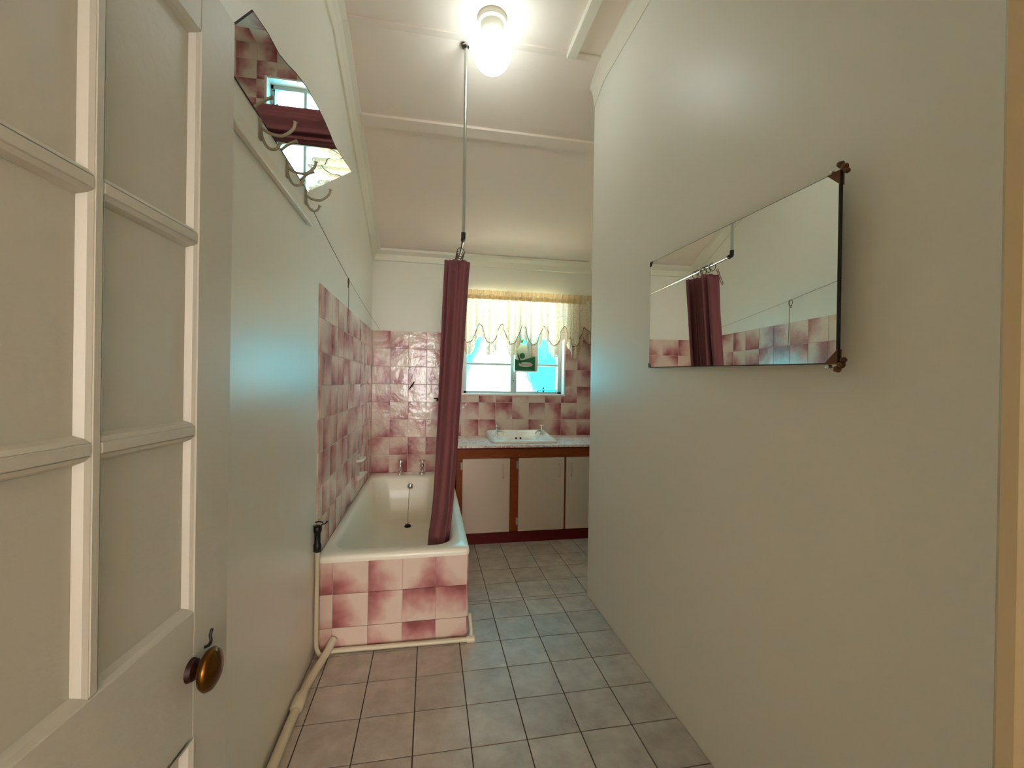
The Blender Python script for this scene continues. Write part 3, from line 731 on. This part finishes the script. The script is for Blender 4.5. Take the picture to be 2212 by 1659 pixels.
prism('ribbon', M['lime'], pk, [(1.252, -.004, 1.622), (1.322, -.004, 1.612), (1.314, -.004, 1.585), (1.262, -.004, 1.578)], (0, .003, 0))
tube('hanging_loop', M['lime'], pk, [(1.262, .0, 1.60), (1.250, .03, 1.66), (1.249, .07, 1.68)], .003, 6)

# ------------------------------------------------------------------ ceiling lamp
lamp = empty('ceiling_lamp'); tag(lamp, 'lit white opal globe lamp on a round ceiling base', 'lamp')
LX, LY = .762, -1.735
lathe('lamp_base', M['trim'], lamp, [(.070, 0), (.072, -.012), (.068, -.026), (.060, -.030), (.056, -.034), (.055, -.085), (.0, -.085)][::1], (LX, LY, ZC), (0, 0, 1), 32, ang=30)
prof = []
for k in range(17):
    a = PI * k / 16; prof.append((max(0, .0935 * math.sin(a)) if 0 < k < 16 else 0, -.101 * math.cos(a)))
gl = lathe('globe', M['globe'], lamp, prof, (LX + .002, LY, 2.827), (0, 0, 1), 40, ang=80)

# ------------------------------------------------------------------ wall mirror (right)
def rrot(o, cx, cy, ang_): 
    o.data.transform(Matrix.Translation((cx, cy, 0)) @ Matrix.Rotation(ang_, 4, 'Z') @ Matrix.Translation((-cx, -cy, 0)))
mir = empty('wall_mirror'); tag(mir, 'rectangular frameless mirror held by small metal corner clips on the right wall', 'mirror')
MX = XR - .012; MYAW = 0.0
def mz(y, z):   # slight hang: far end ~2 cm higher
    return z + .020 * ((y + 2.99) / .85)
ya, yb, zb_, zt_ = -2.990, -2.138, 1.277, 1.714
cor = [(ya, zb_), (yb, zb_), (yb, zt_), (ya, zt_)]
TILT = .036
def mxx(y): return MX - TILT * (yb - y) / (yb - ya)
quad = [Vector((1.352, -3.038, 1.273)), Vector((1.388, -2.158, 1.294)), Vector((1.388, -2.158, 1.729)), Vector((1.352, -3.038, 1.688))]
prism('mirror_glass', M['mirror'], mir, quad, (.004, 0, 0))
bm = bmesh.new()
for (a, b) in ((0, 1), (1, 2), (2, 3), (3, 0)):
    tube_into(bm, [quad[a] + Vector((.002, 0, 0)), quad[b] + Vector((.002, 0, 0))], .0022 if (a, b) != (3, 0) else .0042, 6)
obj('dark_edge', bm, M['black'], mir)
def clip(p, sy, sz, big):
    p = Vector(p); x = p.x
    s = 1.0 if big else .55
    bm = bmesh.new()
    a = [bm.verts.new(q_) for q_ in ((x - .003, p.y + sy * .002, p.z + sz * .002), (x - .003, p.y - sy * .030 * s, p.z + sz * .002), (x - .003, p.y + sy * .002, p.z - sz * .030 * s))]
    b = [bm.verts.new((v.co.x + .012, v.co.y, v.co.z)) for v in a]
    bm.faces.new(a); bm.faces.new(b[::-1])
    for i in range(3): bm.faces.new((a[i], b[i], b[(i + 1) % 3], a[(i + 1) % 3]))
    c = obj('corner_clip', bm, M['rust'] if big else M['black'], mir)
    if big:
        for (dy, dz, r) in ((.010, .004, .008), (.001, .013, .008), (.015, -.006, .006)):
            lathe('petal', M['rust'], c, [(0, .010), (r * .7, .008), (r, 0), (r * .6, -.004), (0, -.004)], (x + .002, p.y + sy * dy, p.z + sz * dz), (-1, 0, 0), 10)
        lathe('screw', M['chrome'], c, [(0, .010), (.004, .008), (.0055, 0), (0, -.001)], (x, p.y - sy * .016, p.z + sz * .008 if sz < 0 else p.z + .002), (-1, 0, 0), 10)
clip(quad[0], -1, -1, True); clip(quad[3], -1, 1, True); clip(quad[1], 1, -1, False); clip(quad[2], 1, 1, False)

# ------------------------------------------------------------------ tilted mirror on the coat hooks (left wall)
tm = empty('tilted_mirror'); tag(tm, 'frameless mirror with a wavy edge leaning forward over the coat hooks on the left wall', 'mirror')
TA = math.radians(45)
def tp_(L, y): return Vector((.004 + L * math.sin(TA), y, 1.966 + L * math.cos(TA)))
top = [(.202, -1.882), (.1985, -1.93), (.188, -2.01), (.1775, -2.105), (.1765, -2.16), (.1765, -2.20), (.1755, -2.27), (.172, -2.345), (.163, -2.453), (.150, -2.522), (.138, -2.565), (.128, -2.610), (.1245, -2.681), (.115, -2.753)]
outline = [tp_(0, -2.753), tp_(0, -1.986)] + [tp_(L, y) for L, y in top]
bm = bmesh.new(); nrm = Vector((-math.cos(TA), 0, math.sin(TA))) * .005
prism('mirror_glass', M['mirror'], tm, outline, nrm)
bm = bmesh.new()
bk = [p + nrm for p in outline]; tube_into(bm, [p + nrm * .5 for p in outline] + [outline[0] + nrm * .5], .0026, 6, cap=False); obj('dark_edge', bm, M['black'], tm)
# hooks
def coat_hook(y, label):
    t_ = empty('coat_hook'); tag(t_, label, 'coat hook', 'row of painted wire coat hooks')
    bx('wall_plate', M['hook'], t_, -.0005, .004, y - .010, y + .010, 1.905, 1.965, bev=.001)
    zc = 1.945
    tube('upper_arm', M['hook'], t_, bez([(.003, y, zc - .004), (.020, y + .012, zc - .012), (.050, y + .028, zc - .008), (.078, y + .034, zc + .018), (.086, y + .030, zc + .040)], 5), [.0045] * 20 + [.0075], 8)
    tube('lower_arm', M['hook'], t_, bez([(.003, y, zc - .006), (.006, y + .004, zc - .034), (.020, y + .012, zc - .056), (.040, y + .018, zc - .052), (.050, y + .016, zc - .034)], 5), [.0042] * 20 + [.007], 8)
    return t_
coat_hook(-2.010, 'painted wire coat hook on the left wall, farthest from the door')
coat_hook(-2.235, 'painted wire coat hook on the left wall, middle one under the tilted mirror')
coat_hook(-2.470, 'painted wire coat hook on the left wall, nearest the door')

# ------------------------------------------------------------------ string line
ln = empty('washing_string'); tag(ln, 'thin brown string stretched along the left wall to the back wall', 'string')
P0 = Vector((.022, -1.998, 1.895)); P1 = Vector((.030, -1.253, 1.791)); P2 = Vector((.063, .0, 1.658))
tube('line', M['string'], ln, [P0, P0.lerp(P1, .5) + Vector((0, 0, -.004)), P1], .0013, 6); tube('line', M['string'], ln, [P1, P1.lerp(P2, .5) + Vector((0, 0, -.006)), P2], .0009, 6)
tube('loose_end', M['string'], ln, bez([P1, P1 + Vector((.001, .004, -.10)), P1 + Vector((-.002, .010, -.22)), P1 + Vector((0, .012, -.30))], 4), .0016, 6)
tube('knot', M['string'], ln, [P1 + Vector((.001, .006 + .016 * math.sin(a) - .012, -.004 + .020 * math.cos(a) - .012)) for a in [2 * PI * k / 16 for k in range(16)]], .0020, 6, closed=True)
tube('knot', M['string'], ln, [P1 + Vector((.001, -.012 + .007 * math.sin(a), -.042 + .008 * math.cos(a))) for a in [2 * PI * k / 12 for k in range(12)]], .0018, 6, closed=True)

# ------------------------------------------------------------------ soap dish on the left wall
sp = empty('soap_dish'); tag(sp, 'white ceramic soap dish with a grab bar on the tiled left wall above the bathtub', 'soap dish')
SY, SZ = -.715, .625
bx('back_plate', M['grout'], sp, .006, .014, SY - .075, SY + .075, SZ - .085, SZ + .085, bev=.003, seg=2)
bm = bmesh.new(); loft([rrect(.010, .030, SY - .060, SY + .060, .009, SZ - .080, 5), rrect(.008, .070, SY - .070, SY + .070, .03, SZ - .050, 5), rrect(.008, .075, SY - .072, SY + .072, .03, SZ - .044, 5), rrect(.016, .066, SY - .062, SY + .062, .024, SZ - .046, 5), rrect(.020, .056, SY - .050, SY + .050, .016, SZ - .064, 5)], bm)
smooth_angle(obj('dish', bm, M['china'], sp), 50)
tube('grab_bar', M['china'], sp, bez([(.012, SY - .062, SZ + .050), (.045, SY - .055, SZ + .055), (.055, SY, SZ + .058), (.045, SY + .055, SZ + .055), (.012, SY + .062, SZ + .050)], 5), .011, 10)

# ------------------------------------------------------------------ old fittings on the back wall tiles
hk = empty('stick_hook'); tag(hk, 'dark slanting metal stub sticking out of the back wall tiles above the bathtub', 'hook')
tube('stem', M['darkmetal'], hk, bez([(.345, .001, 1.180), (.338, -.030, 1.178), (.330, -.045, 1.172)], 3), .004, 8)
tube('bar', M['darkmetal'], hk, [(.312, -.040, 1.150), (.330, -.045, 1.170), (.352, -.048, 1.203), (.358, -.046, 1.218)], [.003, .006, .006, .003], 8)
tpn = empty('wall_valve'); tag(tpn, 'dark rusty cross-shaped valve stub on the back wall tiles beside the pink curtain', 'valve')
tube('stem', M['darkmetal'], tpn, [(.560, .001, 1.068), (.560, -.040, 1.068)], .006, 10)
bm = bmesh.new(); tube_into(bm, [(.526, -.036, 1.072), (.545, -.040, 1.075), (.566, -.042, 1.072)], [.004, .006, .007], 8); tube_into(bm, [(.568, -.040, 1.038), (.567, -.042, 1.072), (.571, -.040, 1.104)], [.003, .007, .005], 8); tube_into(bm, [(.552, -.04, 1.050), (.556, -.042, 1.072)], .005, 8)
smooth_angle(obj('cross_handle', bm, M['darkmetal'], tpn), 45)

# ------------------------------------------------------------------ pipes
vp = empty('riser_pipe'); tag(vp, 'thin cream pipe rising beside the bathtub front with a black hose end strapped on top', 'pipe')
tube('pipe', M['pipe'], vp, bez([(.014, -1.800, .53), (.014, -1.800, .30), (.014, -1.802, .12), (.016, -1.806, .05), (.030, -1.816, .022), (.050, -1.822, .016)], 5), .0095, 12)
hs = tube('black_hose_end', M['dark'], vp, [(.014, -1.802, .462), (.014, -1.802, .468), (.014, -1.802, .495), (.014, -1.802, .505), (.014, -1.802, .545), (.014, -1.802, .556), (.014, -1.802, .574), (.014, -1.802, .580)], [.010, .0165, .0165, .0125, .0125, .0175, .0175, .012], 14)
hs['label'] = 'black rubber hose end'
tube('cable_tie', M['dark'], vp, [(.014 + .021 * math.cos(a), -1.802 + .021 * math.sin(a), .586 + .004 * math.sin(a)) for a in [2 * PI * k / 16 for k in range(16)]], .003, 6, closed=True)
tube('tie_tail', M['dark'], vp, bez([(.034, -1.806, .586), (.045, -1.810, .588), (.058, -1.812, .602)], 4), [.0025] * 6 + [.004] * 3, 6)
bpz = empty('skirting_pipe'); tag(bpz, 'cream pipe lying along the foot of the tiled bathtub panel', 'pipe')
tube('pipe', M['pipe'], bpz, [(.075, -1.790, .014), (.690, -1.800, .013)], .0110, 12)
tube('elbow_joint', M['pipe'], bpz, [(.676, -1.800, .013), (.712, -1.801, .013)], .0160, 12)
tube('stub', M['pipe'], bpz, [(.698, -1.790, .013), (.698, -1.786, .05), (.690, -1.782, .125)], [.011, .008, .007], 10)
fp = empty('floor_pipe'); tag(fp, 'thicker cream waste pipe running along the floor beside the left wall', 'pipe')
tube('pipe', M['pipe'], fp, bez([(.082, -1.778, .060), (.064, -1.830, .032), (.046, -1.90, .020), (.034, -1.98, .018), (.028, -2.08, .018), (.026, -2.3, .018), (.026, -2.7, .018), (.026, -3.2, .018)], 6), .0165, 14)
tube('coupling', M['pipe'], fp, [(.029, -2.065, .021), (.028, -2.075, .021), (.0275, -2.135, .021), (.027, -2.145, .021)], [.019, .0235, .0235, .019], 14)

# ------------------------------------------------------------------ outside
struct(bx('ground', M['ground'], None, -14, 16, .30, 40, -.6, -.5), 'pale yard outside the window')
struct(bx('bounce_slab', M['bounce_slab'], None, -5, 9, .26, 4.2, -.5, -.42), 'added pale slab outside the window, bouncing sunlight to the ceiling')  # unseen slab added to bounce warm sunlight onto the sloped ceiling
gb = prism('glare_gable', M['glarewall'], None, [(1.20, 4.0, -.5), (2.30, 4.0, -.5), (2.30, 4.0, 1.05), (1.72, 4.0, 2.35), (1.20, 4.0, 1.15)], (0, 1.5, 0))
tag(gb, 'made-up white gable shape giving the white glare in the left window panes', 'building')  # white shape added outside for the bright glare on the left panes
